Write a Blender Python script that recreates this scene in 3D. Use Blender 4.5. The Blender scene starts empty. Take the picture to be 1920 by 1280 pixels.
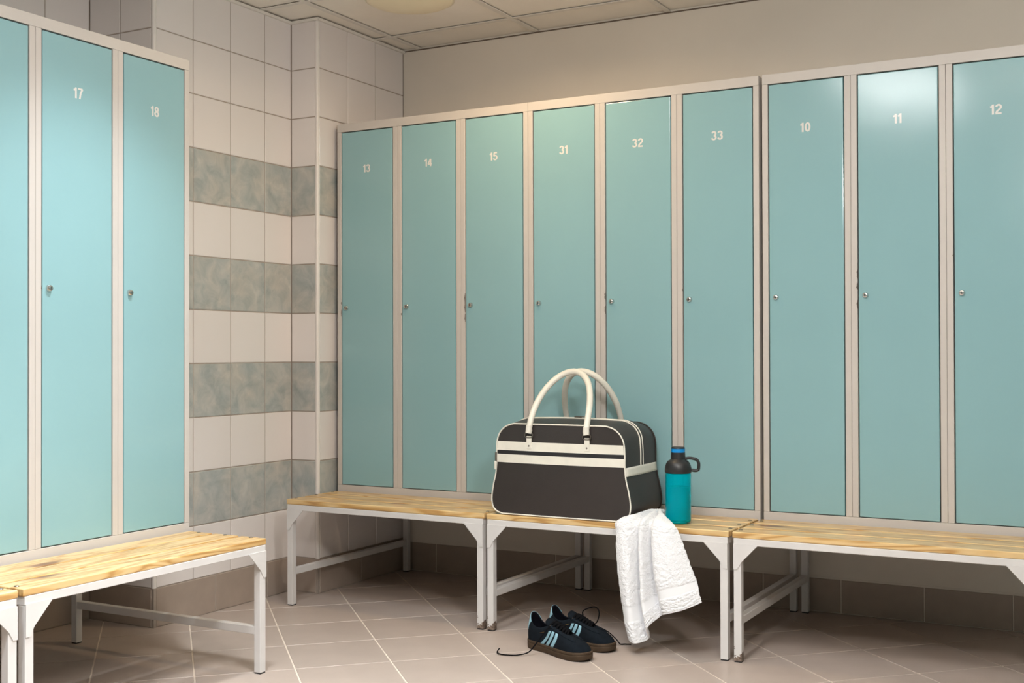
import bpy, bmesh, math, random
from mathutils import Vector, Matrix

random.seed(7)
scene = bpy.context.scene
COL = scene.collection

# ------------------------------------------------------------------ camera
CAM = Vector((3.0106, -3.9844, 0.9867))
RT = Vector((0.8771, 0.4803, -0.0026)); FW = Vector((-0.4802, 0.8771, 0.0090)).normalized()
UP = RT.cross(FW).normalized(); RT = FW.cross(UP).normalized()
cd = bpy.data.cameras.new('camera'); cam = bpy.data.objects.new('camera', cd); COL.objects.link(cam)
cd.sensor_width = 36.0; cd.sensor_fit = 'HORIZONTAL'; cd.lens = 2223.66 / 1920 * 36.0; cd.clip_start = 0.02
cam.matrix_world = Matrix(((RT.x, UP.x, -FW.x, CAM.x), (RT.y, UP.y, -FW.y, CAM.y), (RT.z, UP.z, -FW.z, CAM.z), (0, 0, 0, 1)))
scene.camera = cam
vs = scene.view_settings
vs.view_transform = 'Standard'; vs.look = 'None'; vs.gamma = 1.0; vs.use_curve_mapping = False
vs.exposure = 0.50

# ------------------------------------------------------------------ world: a closed indoor room, faint neutral ambient only
world = bpy.data.worlds.new('world'); scene.world = world; world.use_nodes = True
world.node_tree.nodes['Background'].inputs[0].default_value = (1.0, 0.93, 0.85, 1)
world.node_tree.nodes['Background'].inputs[1].default_value = 0.05

# ------------------------------------------------------------------ lights (ceiling luminaires of the room, plus added fill lamps)
ZC = 2.363
def area(name, loc, sx, sy, power, col, spread, shape='RECTANGLE'):
    l = bpy.data.lights.new(name, 'AREA'); l.shape = shape; l.size = sx
    if shape in ('RECTANGLE', 'ELLIPSE'): l.size_y = sy
    l.energy = power; l.color = col; l.spread = math.radians(spread)
    o = bpy.data.objects.new(name, l); o.location = loc; COL.objects.link(o); return o
COOL = (0.95, 0.975, 1.0); WARM = (1.0, 0.72, 0.42)
ZL = ZC - 0.066                                     # underside of the surface-mounted luminaires
LUMS = [(1.86, -2.20, 17, 'long white ceiling luminaire in the middle of the room')]
for (lx, ly, pw, _) in LUMS:
    area('luminaire_light', (lx, ly, ZL - 0.004), 0.44, 1.08, pw, COOL, 108)
WLAMP = (0.98, -0.45)
FILL_GLOBE = (2.78, -2.4, 1.86)
FILL_DLS = [(0.85, -1.60, 6.5), (1.0, -3.0, 10)]  # downlights added out of view as cool fill for the left side
for dx, dy, pw in FILL_DLS: area('fill_downlight', (dx, dy, ZC - 0.012), 0.17, 0.17, pw, (.88, .95, 1.0), 92, 'DISK')
area('downlight_light', (WLAMP[0], WLAMP[1], ZC - 0.012), 0.16, 0.16, 5.5, WARM, 164, 'DISK')

# ------------------------------------------------------------------ helpers
def link(o, parent=None):
    COL.objects.link(o)
    if parent is not None: o.parent = parent
    return o
def mesh(name, verts, faces, mat=None, parent=None, smooth=False, mats=None, midx=None, angle=None):
    me = bpy.data.meshes.new(name); me.from_pydata([tuple(v) for v in verts], [], [tuple(f) for f in faces])
    for m in (mats or ([mat] if mat else [])): me.materials.append(m)
    if midx: me.polygons.foreach_set('material_index', midx)
    if smooth: me.polygons.foreach_set('use_smooth', [True] * len(me.polygons))
    me.update()
    if smooth and angle: me.set_sharp_from_angle(angle=math.radians(angle))
    return link(bpy.data.objects.new(name, me), parent)
def from_bm(name, bm, mat=None, parent=None, smooth=False, mats=None, angle=None):
    bmesh.ops.recalc_face_normals(bm, faces=bm.faces)
    me = bpy.data.meshes.new(name); bm.to_mesh(me); bm.free()
    for m in (mats or ([mat] if mat else [])): me.materials.append(m)
    if smooth:
        me.polygons.foreach_set('use_smooth', [True] * len(me.polygons))
        if angle: me.set_sharp_from_angle(angle=math.radians(angle))
    return link(bpy.data.objects.new(name, me), parent)
def bm_box(bm, x0, x1, y0, y1, z0, z1, bev=0.0, seg=2):
    r = bmesh.ops.create_cube(bm, size=1.0)
    for v in r['verts']:
        v.co = Vector((x0 + (v.co.x + .5) * (x1 - x0), y0 + (v.co.y + .5) * (y1 - y0), z0 + (v.co.z + .5) * (z1 - z0)))
    if bev > 0:
        ed = list({e for v in r['verts'] for e in v.link_edges})
        bmesh.ops.bevel(bm, geom=ed, offset=bev, segments=seg, profile=0.6, affect='EDGES')
def box(name, x0, x1, y0, y1, z0, z1, mat, parent=None, bev=0.0, seg=2):
    bm = bmesh.new(); bm_box(bm, x0, x1, y0, y1, z0, z1, bev, seg)
    return from_bm(name, bm, mat, parent)
def frames(pts, closed=False):
    n = len(pts); T = []
    for i in range(n):
        a = pts[(i - 1) % n] if (closed or i > 0) else pts[i]; b = pts[(i + 1) % n] if (closed or i < n - 1) else pts[i]
        T.append((b - a).normalized())
    ref = Vector((0, 0, 1)) if abs(T[0].z) < .9 else Vector((1, 0, 0))
    N = [(ref - T[0] * ref.dot(T[0])).normalized()]
    for i in range(1, n):
        q = N[-1] - T[i] * N[-1].dot(T[i]); N.append(q.normalized())
    return T, N
def tube_data(pts, r, n=8, closed=False, flat=1.0):
    pts = [Vector(p) for p in pts]; T, N = frames(pts, closed); V = []; F = []
    for i, p in enumerate(pts):
        rr = r[i] if isinstance(r, (list, tuple)) else r; B = T[i].cross(N[i])
        for k in range(n):
            a = 2 * math.pi * k / n; V.append(p + N[i] * (math.cos(a) * rr * flat) + B * (math.sin(a) * rr))
    m = len(pts)
    for i in range(m if closed else m - 1):
        j = (i + 1) % m
        for k in range(n): F.append((i * n + k, i * n + (k + 1) % n, j * n + (k + 1) % n, j * n + k))
    if not closed: F += [tuple(range(n - 1, -1, -1)), tuple(range((m - 1) * n, m * n))]
    return V, F
def tube(name, pts, r, mat, parent=None, n=8, closed=False, flat=1.0):
    V, F = tube_data(pts, r, n, closed, flat); return mesh(name, V, F, mat, parent, smooth=True, angle=60)
def crom(P, m, closed=False):
    P = [Vector(p) for p in P]; out = []; n = len(P)
    for i in range(n if closed else n - 1):
        if closed: a, b, c, d = P[(i - 1) % n], P[i], P[(i + 1) % n], P[(i + 2) % n]
        else: a, b, c, d = P[max(i - 1, 0)], P[i], P[i + 1], P[min(i + 2, n - 1)]
        for k in range(m):
            t = k / m
            out.append(.5 * ((2 * b) + (c - a) * t + (2 * a - 5 * b + 4 * c - d) * t * t + (3 * b - a - 3 * c + d) * t ** 3))
    if not closed: out.append(P[-1])
    return out
def lathe(name, prof, mat, parent=None, n=32, mats=None, midx=None, smooth=True):
    V = []; F = []; M = []
    for (r, z) in prof:
        for k in range(n): a = 2 * math.pi * k / n; V.append((r * math.cos(a), r * math.sin(a), z))
    for i in range(len(prof) - 1):
        for k in range(n):
            F.append((i * n + k, i * n + (k + 1) % n, (i + 1) * n + (k + 1) % n, (i + 1) * n + k)); M.append(midx[i] if midx else 0)
    if prof[0][0] > 0: F.append(tuple(range(n - 1, -1, -1))); M.append(midx[0] if midx else 0)
    if prof[-1][0] > 0: F.append(tuple(range((len(prof) - 1) * n, len(prof) * n))); M.append(midx[-1] if midx else 0)
    return mesh(name, V, F, mat, parent, smooth=smooth, mats=mats, midx=M if mats else None, angle=35)
def thing(name, label, cat, loc=(0, 0, 0), rotz=0.0, group=None):
    o = bpy.data.objects.new(name, None); COL.objects.link(o); o.location = loc; o.rotation_euler = (0, 0, rotz)
    o.empty_display_size = .1; o['label'] = label; o['category'] = cat
    if group: o['group'] = group
    return o
def structure(o): o['kind'] = 'structure'; return o

# ------------------------------------------------------------------ materials
def newmat(name):
    m = bpy.data.materials.new(name); m.use_nodes = True; nt = m.node_tree
    return m, nt, nt.nodes['Principled BSDF']
def nd(nt, t, **kw):
    n = nt.nodes.new(t)
    for k, v in kw.items(): setattr(n, k, v)
    return n
def ramp(nt, stops):
    r = nd(nt, 'ShaderNodeValToRGB'); e = r.color_ramp.elements
    while len(e) < len(stops): e.new(.5)
    for i, (p, c) in enumerate(stops): e[i].position = p; e[i].color = (*c, 1)
    return r
def plain(name, col, rough=.5, metal=0.0, var=0.04, scale=12.0, bump=0.0, bscale=200.0, coat=0.0, spec=.5, rand=0.0):
    m, nt, b = newmat(name); L = nt.links
    tc = nd(nt, 'ShaderNodeTexCoord'); no = nd(nt, 'ShaderNodeTexNoise'); no.inputs['Scale'].default_value = scale; no.inputs['Detail'].default_value = 5
    L.new(tc.outputs['Object'], no.inputs['Vector'])
    lo = [c * (1 - var) for c in col]; hi = [min(1, c * (1 + var)) for c in col]
    r = ramp(nt, [(.3, lo), (.7, hi)]); L.new(no.outputs['Fac'], r.inputs['Fac'])
    out = r.outputs['Color']
    if rand > 0:
        oi = nd(nt, 'ShaderNodeObjectInfo'); mr = nd(nt, 'ShaderNodeMapRange'); mr.inputs['To Min'].default_value = 1 - rand; mr.inputs['To Max'].default_value = 1 + rand
        L.new(oi.outputs['Random'], mr.inputs['Value']); hs = nd(nt, 'ShaderNodeHueSaturation'); L.new(mr.outputs['Result'], hs.inputs['Value']); L.new(out, hs.inputs['Color']); out = hs.outputs['Color']
    L.new(out, b.inputs['Base Color'])
    b.inputs['Roughness'].default_value = rough; b.inputs['Metallic'].default_value = metal; b.inputs['Specular IOR Level'].default_value = spec
    b.inputs['Coat Weight'].default_value = coat; b.inputs['Coat Roughness'].default_value = .1
    if bump > 0:
        n2 = nd(nt, 'ShaderNodeTexNoise'); n2.inputs['Scale'].default_value = bscale; n2.inputs['Detail'].default_value = 3
        L.new(tc.outputs['Object'], n2.inputs['Vector'])
        bp = nd(nt, 'ShaderNodeBump'); bp.inputs['Strength'].default_value = bump; bp.inputs['Distance'].default_value = .002
        L.new(n2.outputs['Fac'], bp.inputs['Height']); L.new(bp.outputs['Normal'], b.inputs['Normal'])
    return m
M = {}
M['plaster'] = plain('painted_plaster', (.76, .70, .62), .75, var=.03, scale=3, bump=.12, bscale=60)
M['teal_paint'] = plain('dull_teal_wall_paint', (.22, .30, .31), .7, var=.03, scale=3)
M['white_tile'] = plain('white_glazed_tile', (.79, .745, .73), .22, var=.015, scale=4, rand=.015)
M['wall_grout'] = plain('wall_grout', (.37, .315, .27), .9, var=.08, scale=30)
M['floor_tile'] = plain('beige_floor_tile', (.41, .342, .30), .42, var=.05, scale=9, bump=.05, bscale=300, rand=.04)
M['floor_grout'] = plain('floor_grout', (.66, .58, .50), .9, var=.08, scale=20)
M['base_tile'] = plain('brown_skirting_tile', (.37, .30, .25), .45, var=.06, scale=14, rand=.03)
M['ceil_panel'] = plain('ceiling_panel', (.88, .84, .77), .9, var=.02, scale=8, bump=.1, bscale=150)
M['ceil_tee'] = plain('ceiling_tee', (.76, .73, .68), .5, var=.02)
M['frame'] = plain('cream_painted_steel', (.58, .545, .515), .42, var=.02, scale=5)
M['bench_steel'] = plain('white_painted_bench_steel', (.66, .64, .625), .40, var=.04, scale=10)
M['trim_white'] = plain('white_trim', (.80, .76, .73), .35, var=.02)
M['dark_gap'] = plain('door_gap_shade', (.10, .11, .11), .7, var=.05)
M['number'] = plain('number_decal', (.76, .75, .72), .15, var=.02)
M['chrome'] = plain('lock_chrome', (.66, .65, .63), .22, metal=1.0, var=.06, scale=80)
M['keyhole'] = plain('keyhole_black', (.015, .015, .015), .5)
M['bolt'] = plain('bolt_steel', (.33, .29, .24), .35, metal=1.0, var=.2, scale=150)
M['chip'] = plain('chipped_paint', (.05, .035, .025), .8, var=.3, scale=200)
M['rubber'] = plain('black_rubber', (.02, .02, .022), .55)
M['lum_frame'] = plain('luminaire_frame', (.8, .8, .8), .4)

def door_material():
    m, nt, b = newmat('teal_locker_enamel'); L = nt.links
    tc = nd(nt, 'ShaderNodeTexCoord'); no = nd(nt, 'ShaderNodeTexNoise'); no.inputs['Scale'].default_value = 2.2; no.inputs['Detail'].default_value = 3
    L.new(tc.outputs['Object'], no.inputs['Vector'])
    r = ramp(nt, [(.3, (.265, .462, .500)), (.7, (.28, .482, .52))]); L.new(no.outputs['Fac'], r.inputs['Fac']); L.new(r.outputs['Color'], b.inputs['Base Color'])
    b.inputs['Roughness'].default_value = .15; b.inputs['Specular IOR Level'].default_value = .5
    bp = nd(nt, 'ShaderNodeBump'); bp.inputs['Strength'].default_value = .25; bp.inputs['Distance'].default_value = .004
    n2 = nd(nt, 'ShaderNodeTexNoise'); n2.inputs['Scale'].default_value = 5; n2.inputs['Detail'].default_value = 1
    L.new(tc.outputs['Object'], n2.inputs['Vector']); L.new(n2.outputs['Fac'], bp.inputs['Height']); L.new(bp.outputs['Normal'], b.inputs['Normal'])
    return m
M['door'] = door_material()

def grey_tile():
    m, nt, b = newmat('mottled_grey_tile'); L = nt.links
    tc = nd(nt, 'ShaderNodeTexCoord'); oi = nd(nt, 'ShaderNodeObjectInfo')
    ad = nd(nt, 'ShaderNodeVectorMath', operation='ADD'); cb = nd(nt, 'ShaderNodeCombineXYZ'); mu = nd(nt, 'ShaderNodeMath', operation='MULTIPLY'); mu.inputs[1].default_value = 40
    L.new(oi.outputs['Random'], mu.inputs[0]); L.new(mu.outputs[0], cb.inputs[0]); L.new(mu.outputs[0], cb.inputs[2])
    L.new(tc.outputs['Object'], ad.inputs[0]); L.new(cb.outputs[0], ad.inputs[1])
    n1 = nd(nt, 'ShaderNodeTexNoise'); n1.inputs['Scale'].default_value = 14; n1.inputs['Detail'].default_value = 8; n1.inputs['Roughness'].default_value = .62; n1.inputs['Distortion'].default_value = .6
    L.new(ad.outputs[0], n1.inputs['Vector'])
    r = ramp(nt, [(.30, (.33, .35, .345)), (.47, (.43, .44, .425)), (.60, (.51, .50, .475)), (.75, (.60, .585, .55))])
    L.new(n1.outputs['Fac'], r.inputs['Fac'])
    n2 = nd(nt, 'ShaderNodeTexNoise'); n2.inputs['Scale'].default_value = 7; n2.inputs['Detail'].default_value = 3
    L.new(ad.outputs[0], n2.inputs['Vector'])
    r2 = ramp(nt, [(.35, (.95, 1.0, 1.02)), (.65, (1.03, 1.0, .96))]); L.new(n2.outputs['Fac'], r2.inputs['Fac'])
    mx = nd(nt, 'ShaderNodeMix', data_type='RGBA', blend_type='MULTIPLY'); mx.inputs['Factor'].default_value = 1
    L.new(r.outputs['Color'], mx.inputs['A']); L.new(r2.outputs['Color'], mx.inputs['B'])
    L.new(mx.outputs['Result'], b.inputs['Base Color']); b.inputs['Roughness'].default_value = .28
    return m
M['grey_tile'] = grey_tile()

def wood():
    m, nt, b = newmat('varnished_pine'); L = nt.links
    tc = nd(nt, 'ShaderNodeTexCoord'); oi = nd(nt, 'ShaderNodeObjectInfo')
    mu = nd(nt, 'ShaderNodeMath', operation='MULTIPLY'); mu.inputs[1].default_value = 30; L.new(oi.outputs['Random'], mu.inputs[0])
    cb = nd(nt, 'ShaderNodeCombineXYZ')
    for i in range(3): L.new(mu.outputs[0], cb.inputs[i])
    ad = nd(nt, 'ShaderNodeVectorMath', operation='ADD'); L.new(tc.outputs['Object'], ad.inputs[0]); L.new(cb.outputs[0], ad.inputs[1])
    mp = nd(nt, 'ShaderNodeMapping'); mp.inputs['Scale'].default_value = (1.1, 9, 9); L.new(ad.outputs[0], mp.inputs['Vector'])
    n1 = nd(nt, 'ShaderNodeTexNoise'); n1.inputs['Scale'].default_value = 1.6; n1.inputs['Detail'].default_value = 2.5; n1.inputs['Distortion'].default_value = .5
    L.new(mp.outputs[0], n1.inputs['Vector'])
    m1 = nd(nt, 'ShaderNodeMath', operation='MULTIPLY'); m1.inputs[1].default_value = 48; L.new(n1.outputs['Fac'], m1.inputs[0])
    sn = nd(nt, 'ShaderNodeMath', operation='SINE'); L.new(m1.outputs[0], sn.inputs[0])
    mr = nd(nt, 'ShaderNodeMapRange'); mr.inputs['From Min'].default_value = -1; L.new(sn.outputs[0], mr.inputs['Value'])
    r = ramp(nt, [(.0, (.50, .285, .10)), (.22, (.63, .405, .165)), (.6, (.715, .505, .245)), (1., (.735, .535, .275))]); L.new(mr.outputs[0], r.inputs['Fac'])
    n3 = nd(nt, 'ShaderNodeTexNoise'); n3.inputs['Scale'].default_value = 4; L.new(mp.outputs[0], n3.inputs['Vector'])
    r3 = ramp(nt, [(.3, (.88, .84, .76)), (.7, (1.03, 1.02, 1.0))]); L.new(n3.outputs['Fac'], r3.inputs['Fac'])
    mx = nd(nt, 'ShaderNodeMix', data_type='RGBA', blend_type='MULTIPLY'); mx.inputs['Factor'].default_value = 1
    L.new(r.outputs['Color'], mx.inputs['A']); L.new(r3.outputs['Color'], mx.inputs['B'])
    mk = nd(nt, 'ShaderNodeMapping'); mk.inputs['Scale'].default_value = (3.2, 9, 9); L.new(ad.outputs[0], mk.inputs['Vector'])
    vo = nd(nt, 'ShaderNodeTexVoronoi'); vo.inputs['Scale'].default_value = .8; L.new(mk.outputs[0], vo.inputs['Vector'])
    rk = ramp(nt, [(.09, (1, 1, 1)), (.15, (.35, .35, .35)), (.25, (0, 0, 0))]); L.new(vo.outputs['Distance'], rk.inputs['Fac'])
    mk2 = nd(nt, 'ShaderNodeMix', data_type='RGBA'); L.new(rk.outputs['Color'], mk2.inputs['Factor']); L.new(mx.outputs['Result'], mk2.inputs['A']); mk2.inputs['B'].default_value = (.20, .085, .03, 1)
    L.new(mk2.outputs['Result'], b.inputs['Base Color']); b.inputs['Roughness'].default_value = .33
    b.inputs['Coat Weight'].default_value = .25; b.inputs['Coat Roughness'].default_value = .2
    return m
M['wood'] = wood()

def rusty():
    m, nt, b = newmat('white_steel_with_rusty_foot'); L = nt.links
    tc = nd(nt, 'ShaderNodeTexCoord'); sp = nd(nt, 'ShaderNodeSeparateXYZ'); L.new(tc.outputs['Object'], sp.inputs[0])
    no = nd(nt, 'ShaderNodeTexNoise'); no.inputs['Scale'].default_value = 42; no.inputs['Detail'].default_value = 3; L.new(tc.outputs['Object'], no.inputs['Vector'])
    a = nd(nt, 'ShaderNodeMath', operation='MULTIPLY_ADD'); a.inputs[1].default_value = .16; a.inputs[2].default_value = -.047; L.new(no.outputs['Fac'], a.inputs[0])
    lt = nd(nt, 'ShaderNodeMath', operation='LESS_THAN'); L.new(sp.outputs[2], lt.inputs[0]); L.new(a.outputs[0], lt.inputs[1])
    n2 = nd(nt, 'ShaderNodeTexNoise'); n2.inputs['Scale'].default_value = 120; L.new(tc.outputs['Object'], n2.inputs['Vector'])
    r = ramp(nt, [(.35, (.10, .065, .045)), (.65, (.26, .20, .16))]); L.new(n2.outputs['Fac'], r.inputs['Fac'])
    mx = nd(nt, 'ShaderNodeMix', data_type='RGBA'); L.new(lt.outputs[0], mx.inputs['Factor']); mx.inputs['A'].default_value = (.66, .64, .625, 1); L.new(r.outputs['Color'], mx.inputs['B'])
    L.new(mx.outputs['Result'], b.inputs['Base Color']); b.inputs['Roughness'].default_value = .45
    return m
M['rusty'] = rusty()
#@@STRUCTURE
# ------------------------------------------------------------------ structure
XR, YB, YF = 4.3, 0.530, -5.6                     # right wall, back wall, wall behind the camera
XA, XI, XT = -0.490, -0.163, -0.025                # the three steps of the tiled left wall
YA, YT = -0.867, -0.0987
BB = 0.142
rows = [BB, .340] + [.340 + .2023 * k for k in range(1, 11)]
PR = .0022                                          # how far tiles stand proud of the grout
def tile_mesh(nm, w, h, mat, bev=.0018, d=PR):
    V = [(-w / 2, 0, -h / 2), (w / 2, 0, -h / 2), (w / 2, 0, h / 2), (-w / 2, 0, h / 2)]
    V += [(-w / 2 + bev, -d, -h / 2 + bev), (w / 2 - bev, -d, -h / 2 + bev), (w / 2 - bev, -d, h / 2 - bev), (-w / 2 + bev, -d, h / 2 - bev)]
    F = [(4, 5, 6, 7), (0, 1, 5, 4), (1, 2, 6, 5), (2, 3, 7, 6), (3, 0, 4, 7)]
    me = bpy.data.meshes.new(nm); me.from_pydata(V, [], F); me.materials.append(mat); me.update(); return me
_tc = {}
def put_tile(nm, p, w, h, mat, rotz, parent):
    k = (nm, round(w, 4), round(h, 4), mat.name)
    if k not in _tc: _tc[k] = tile_mesh(nm, w, h, mat)
    o = bpy.data.objects.new(nm, _tc[k]); o.location = p; o.rotation_euler = (0, 0, rotz); return link(o, parent)

# floor: grout bed plus 45-degree tiles
bm = bmesh.new(); bm_box(bm, -.75, XR + .1, YF - .1, YB + .12, -.08, -.0016)
floor = structure(from_bm('floor', bm, M['floor_grout']))
P, A0, B0, G = .304, .005, .280, .0048
s2 = math.sqrt(.5)
def clip(poly, ax, lim, keep_less):
    out = []
    for i in range(len(poly)):
        a, b = poly[i], poly[(i + 1) % len(poly)]
        ia = (a[ax] <= lim) == keep_less; ib = (b[ax] <= lim) == keep_less
        if ia: out.append(a)
        if ia != ib:
            t = (lim - a[ax]) / (b[ax] - a[ax]); out.append((a[0] + (b[0] - a[0]) * t, a[1] + (b[1] - a[1]) * t))
    return out
restV, restF = [], []
fm = None
for i in range(-24, 16):
    for j in range(-6, 34):
        a0 = A0 + i * P + G / 2; a1 = A0 + (i + 1) * P - G / 2; b0 = B0 + j * P + G / 2; b1 = B0 + (j + 1) * P - G / 2
        sq = [((a + b) * s2, (a - b) * s2) for a, b in ((a0, b0), (a1, b0), (a1, b1), (a0, b1))]
        poly = sq
        for ax, lim, kl in ((0, XA + .002, False), (0, XR, True), (1, YB - .004, True), (1, YF, False)):
            poly = clip(poly, ax, lim, kl)
            if len(poly) < 3: break
        if len(poly) < 3: continue
        c = (sum(q[0] for q in poly) / len(poly), sum(q[1] for q in poly) / len(poly))
        d = Vector((c[0], c[1], 0)) - CAM; f = d.dot(FW)
        u = 960 + 2223.66 * d.dot(RT) / f if f > .3 else -9999; v = 640 - 2223.66 * d.dot(UP) / f if f > .3 else 9999
        vis = -160 < u < 2080 and v < 1420
        n = len(poly)
        if vis:
            V = [(x - c[0], y - c[1], -.0016) for x, y in poly] + [((x - c[0]) * .994, (y - c[1]) * .994, 0) for x, y in poly]
            F = [tuple(range(n, 2 * n))] + [(k, (k + 1) % n, n + (k + 1) % n, n + k) for k in range(n)]
            whole = len(poly) == 4 and poly == sq
            if whole and fm: o = link(bpy.data.objects.new('floor_tile', fm), floor)
            else:
                o = mesh('floor_tile', V, F[::1], M['floor_tile'], floor)
                bmq = bmesh.new(); bmq.from_mesh(o.data); bmesh.ops.recalc_face_normals(bmq, faces=bmq.faces)
                if max(bmq.faces, key=lambda q: q.calc_area()).normal.z < 0: bmesh.ops.reverse_faces(bmq, faces=bmq.faces)
                bmq.to_mesh(o.data); bmq.free()
                if whole: fm = o.data
            o.location = (c[0], c[1], 0)
        else:
            k0 = len(restV); restV += [(x, y, -.0003) for x, y in poly][::-1]; restF.append(tuple(range(k0, k0 + n)))
o = mesh('floor_tile_remainder', restV, restF, M['floor_tile'], floor); o['kind'] = 'stuff'

# left wall with its two steps
plan = [(XA - PR, YF), (XA - PR, YA + PR), (XI - PR, YA + PR), (XI - PR, YT + PR), (XT - PR, YT + PR), (XT - PR, YB + .1), (-.78, YB + .1), (-.78, YF)]
bm = bmesh.new(); lo = [bm.verts.new((x, y, -.002)) for x, y in plan]; hi = [bm.verts.new((x, y, ZC + .06)) for x, y in plan]
for i in range(len(plan)): bm.faces.new((lo[i], lo[(i + 1) % len(plan)], hi[(i + 1) % len(plan)], hi[i]))
bm.faces.new(hi); bm.faces.new(lo[::-1])
wl = structure(from_bm('wall_left', bm, M['wall_grout']))
GW = .0036
def tile_run(axis, fixed, edges, rowlist, rotz, base_edges):
    for r in range(len(rowlist) - 1):
        z0, z1 = rowlist[r], rowlist[r + 1]
        mat = M['grey_tile'] if r in (1, 3, 5, 7) else M['white_tile']
        for e0, e1 in zip(edges[:-1], edges[1:]):
            c = (e0 + e1) / 2; p = (fixed, c, (z0 + z1) / 2) if axis == 'y' else (c, fixed, (z0 + z1) / 2)
            put_tile('wall_tile', p, abs(e1 - e0) - GW, z1 - z0 - GW, mat, rotz, wl)
    for e0, e1 in zip(base_edges[:-1], base_edges[1:]):
        c = (e0 + e1) / 2; p = (fixed, c, BB / 2) if axis == 'y' else (c, fixed, BB / 2)
        put_tile('skirting_tile', p, abs(e1 - e0) - GW, BB - GW, M['base_tile'], rotz, wl)
R90 = math.pi / 2
tile_run('y', XI - PR, [YA + .012, -.667, -.4645, -.262, YT - .0], rows, R90, [YA + .012, -.85 + .3, -.25, YT])
tile_run('y', XT - PR, [YT + .012, .1065, .3105, YB], rows, R90, [YT + .012, .2, YB])
tile_run('x', YT + PR, [XI, XT - .012], rows, 0, [XI, XT - .012])
tile_run('x', YA + PR, [XA, -.332, XI - .012], rows, 0, [XA, XI - .012])
ed = [YA - .2 * k for k in range(0, 13)][::-1]
tile_run('y', XA - PR, ed, rows, R90, [YA - .3 * k for k in range(0, 9)][::-1])
# rounded white corner strips on the two outer corners
def corner_strip(nm, x, y):
    pts = [(x - .013, y + .0)] + [(x - .0065 + .0085 * math.cos(a), y + .0065 + .0085 * math.sin(a)) for a in [math.radians(-100 + 20 * k) for k in range(11)]] + [(x, y + .013)]
    V = []; F = []
    for z in (BB + .0, ZC): V += [(px, py, z) for px, py in pts]
    n = len(pts)
    for k in range(n - 1): F.append((k, k + 1, n + k + 1, n + k))
    F.append((n - 1, 0, n, 2 * n - 1)); F += [tuple(range(n))[::-1], tuple(range(n, 2 * n))]
    return structure(mesh(nm, V, F, M['trim_white'], None, smooth=True, angle=50))
corner_strip('trim_1', XI, YA); corner_strip('trim_2', XT, YT)

# back wall (painted) with tiled skirting
wb = structure(box('wall_back', XT + .001, XR + .1, YB, YB + .12, 0, ZC + .06, M['plaster']))
k = XT + .003; n = 0
while k < XR - .05:
    e = min(k + .3, XR) if n else k + .17
    put_tile('skirting_tile', ((k + e) / 2, YB, .064), e - k - GW, .128 - .004, M['base_tile'], 0, wb); k = e; n += 1
structure(box('baseboard_back', XT + .003, XR, YB - .0025, YB - .0002, .1285, .134, M['plaster']))
structure(box('wall_right', XR, XR + .1, YF - .1, YB + .0, 0, ZC + .06, M['teal_paint']))
structure(box('wall_front', XA, XR, YF - .1, YF, 0, ZC + .06, M['teal_paint']))

# suspended ceiling
ceil = structure(box('ceiling', XA - .1, XR + .1, YF - .1, YB + .1, ZC + .03, ZC + .07, M['ceil_panel']))
gx = [.065 + .6 * k for k in range(-1, 9)]; gy = [.305 - .6 * k for k in range(0, 11)]
xs = [XA] + [g for g in gx if XA < g < XR] + [XR]; ys = sorted([YF] + [g for g in gy if YF < g < YB] + [YB])
for a, b in zip(xs[:-1], xs[1:]):
    for c, d in zip(ys[:-1], ys[1:]):
        box('ceiling_panel', a + .004, b - .004, c + .004, d - .004, ZC + .007, ZC + .02, M['ceil_panel'], ceil)
for g in gx:
    if XA < g < XR: box('tee_bar', g - .012, g + .012, YF, YB, ZC, ZC + .0028, M['ceil_tee'], ceil)
for g in gy:
    if YF < g < YB:
        for a, b in zip(xs[:-1], xs[1:]):
            box('cross_tee', a + .0125, b - .0125, g - .012, g + .012, ZC + .0004, ZC + .0028, M['ceil_tee'], ceil)
# wall angle under the ceiling along the tiled wall
def angle_trim(nm, x0, x1, y0, y1): structure(box(nm, x0, x1, y0, y1, ZC - .011, ZC - .0005, M['ceil_tee']))
M['shade_line'] = plain('painted_ceiling_shade', (.16, .12, .09), .8)
structure(box('ceiling_shadow_strip', XT + .001, XR, YB - .003, YB - .0002, ZC - .0055, ZC - .0005, M['shade_line']))  # dark strip standing in for the shadow line under the ceiling
angle_trim('trim_3', XI + .0005, XI + .012, YA + .0, YT - .012)
angle_trim('trim_4', XI + .0005, XT + .012, YT - .012, YT - .0005)
angle_trim('trim_5', XT + .0005, XT + .012, YT + .0005, YB - .001)
# luminaires of the ceiling grid; the two cool downlights are added fill
m, nt, b_ = newmat('luminaire_diffuser'); b_.inputs['Base Color'].default_value = (.85, .85, .85, 1); b_.inputs['Emission Color'].default_value = (1, .985, .98, 1); b_.inputs['Emission Strength'].default_value = 11.5; M['diffuser'] = m
for (lx, ly, pw, lab) in LUMS:
    t = thing('ceiling_luminaire', lab, 'ceiling light', (lx, ly, ZC), 0, 'long ceiling luminaires')
    box('luminaire_body', -.25, .25, -.57, .57, -.058, -.0005, M['lum_frame'], t, .004)
    box('diffuser', -.235, .235, -.555, .555, -.066, -.0582, M['diffuser'], t, .002)
for (dx, dy, lab) in ((WLAMP[0], WLAMP[1], 'small recessed warm downlight above lockers 31 and 32'), (FILL_DLS[0][0], FILL_DLS[0][1], 'small recessed fill downlight added in front of locker 17'), (FILL_DLS[1][0], FILL_DLS[1][1], 'small recessed fill downlight added above the lower left bench')):
    t = thing('downlight', lab, 'ceiling light', (dx, dy, ZC), 0, 'recessed downlights')
    lathe('downlight_rim', [(.092, .0), (.108, -.001), (.108, -.006), (.096, -.010), (.092, -.006)], M['lum_frame'], t, 40)
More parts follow.
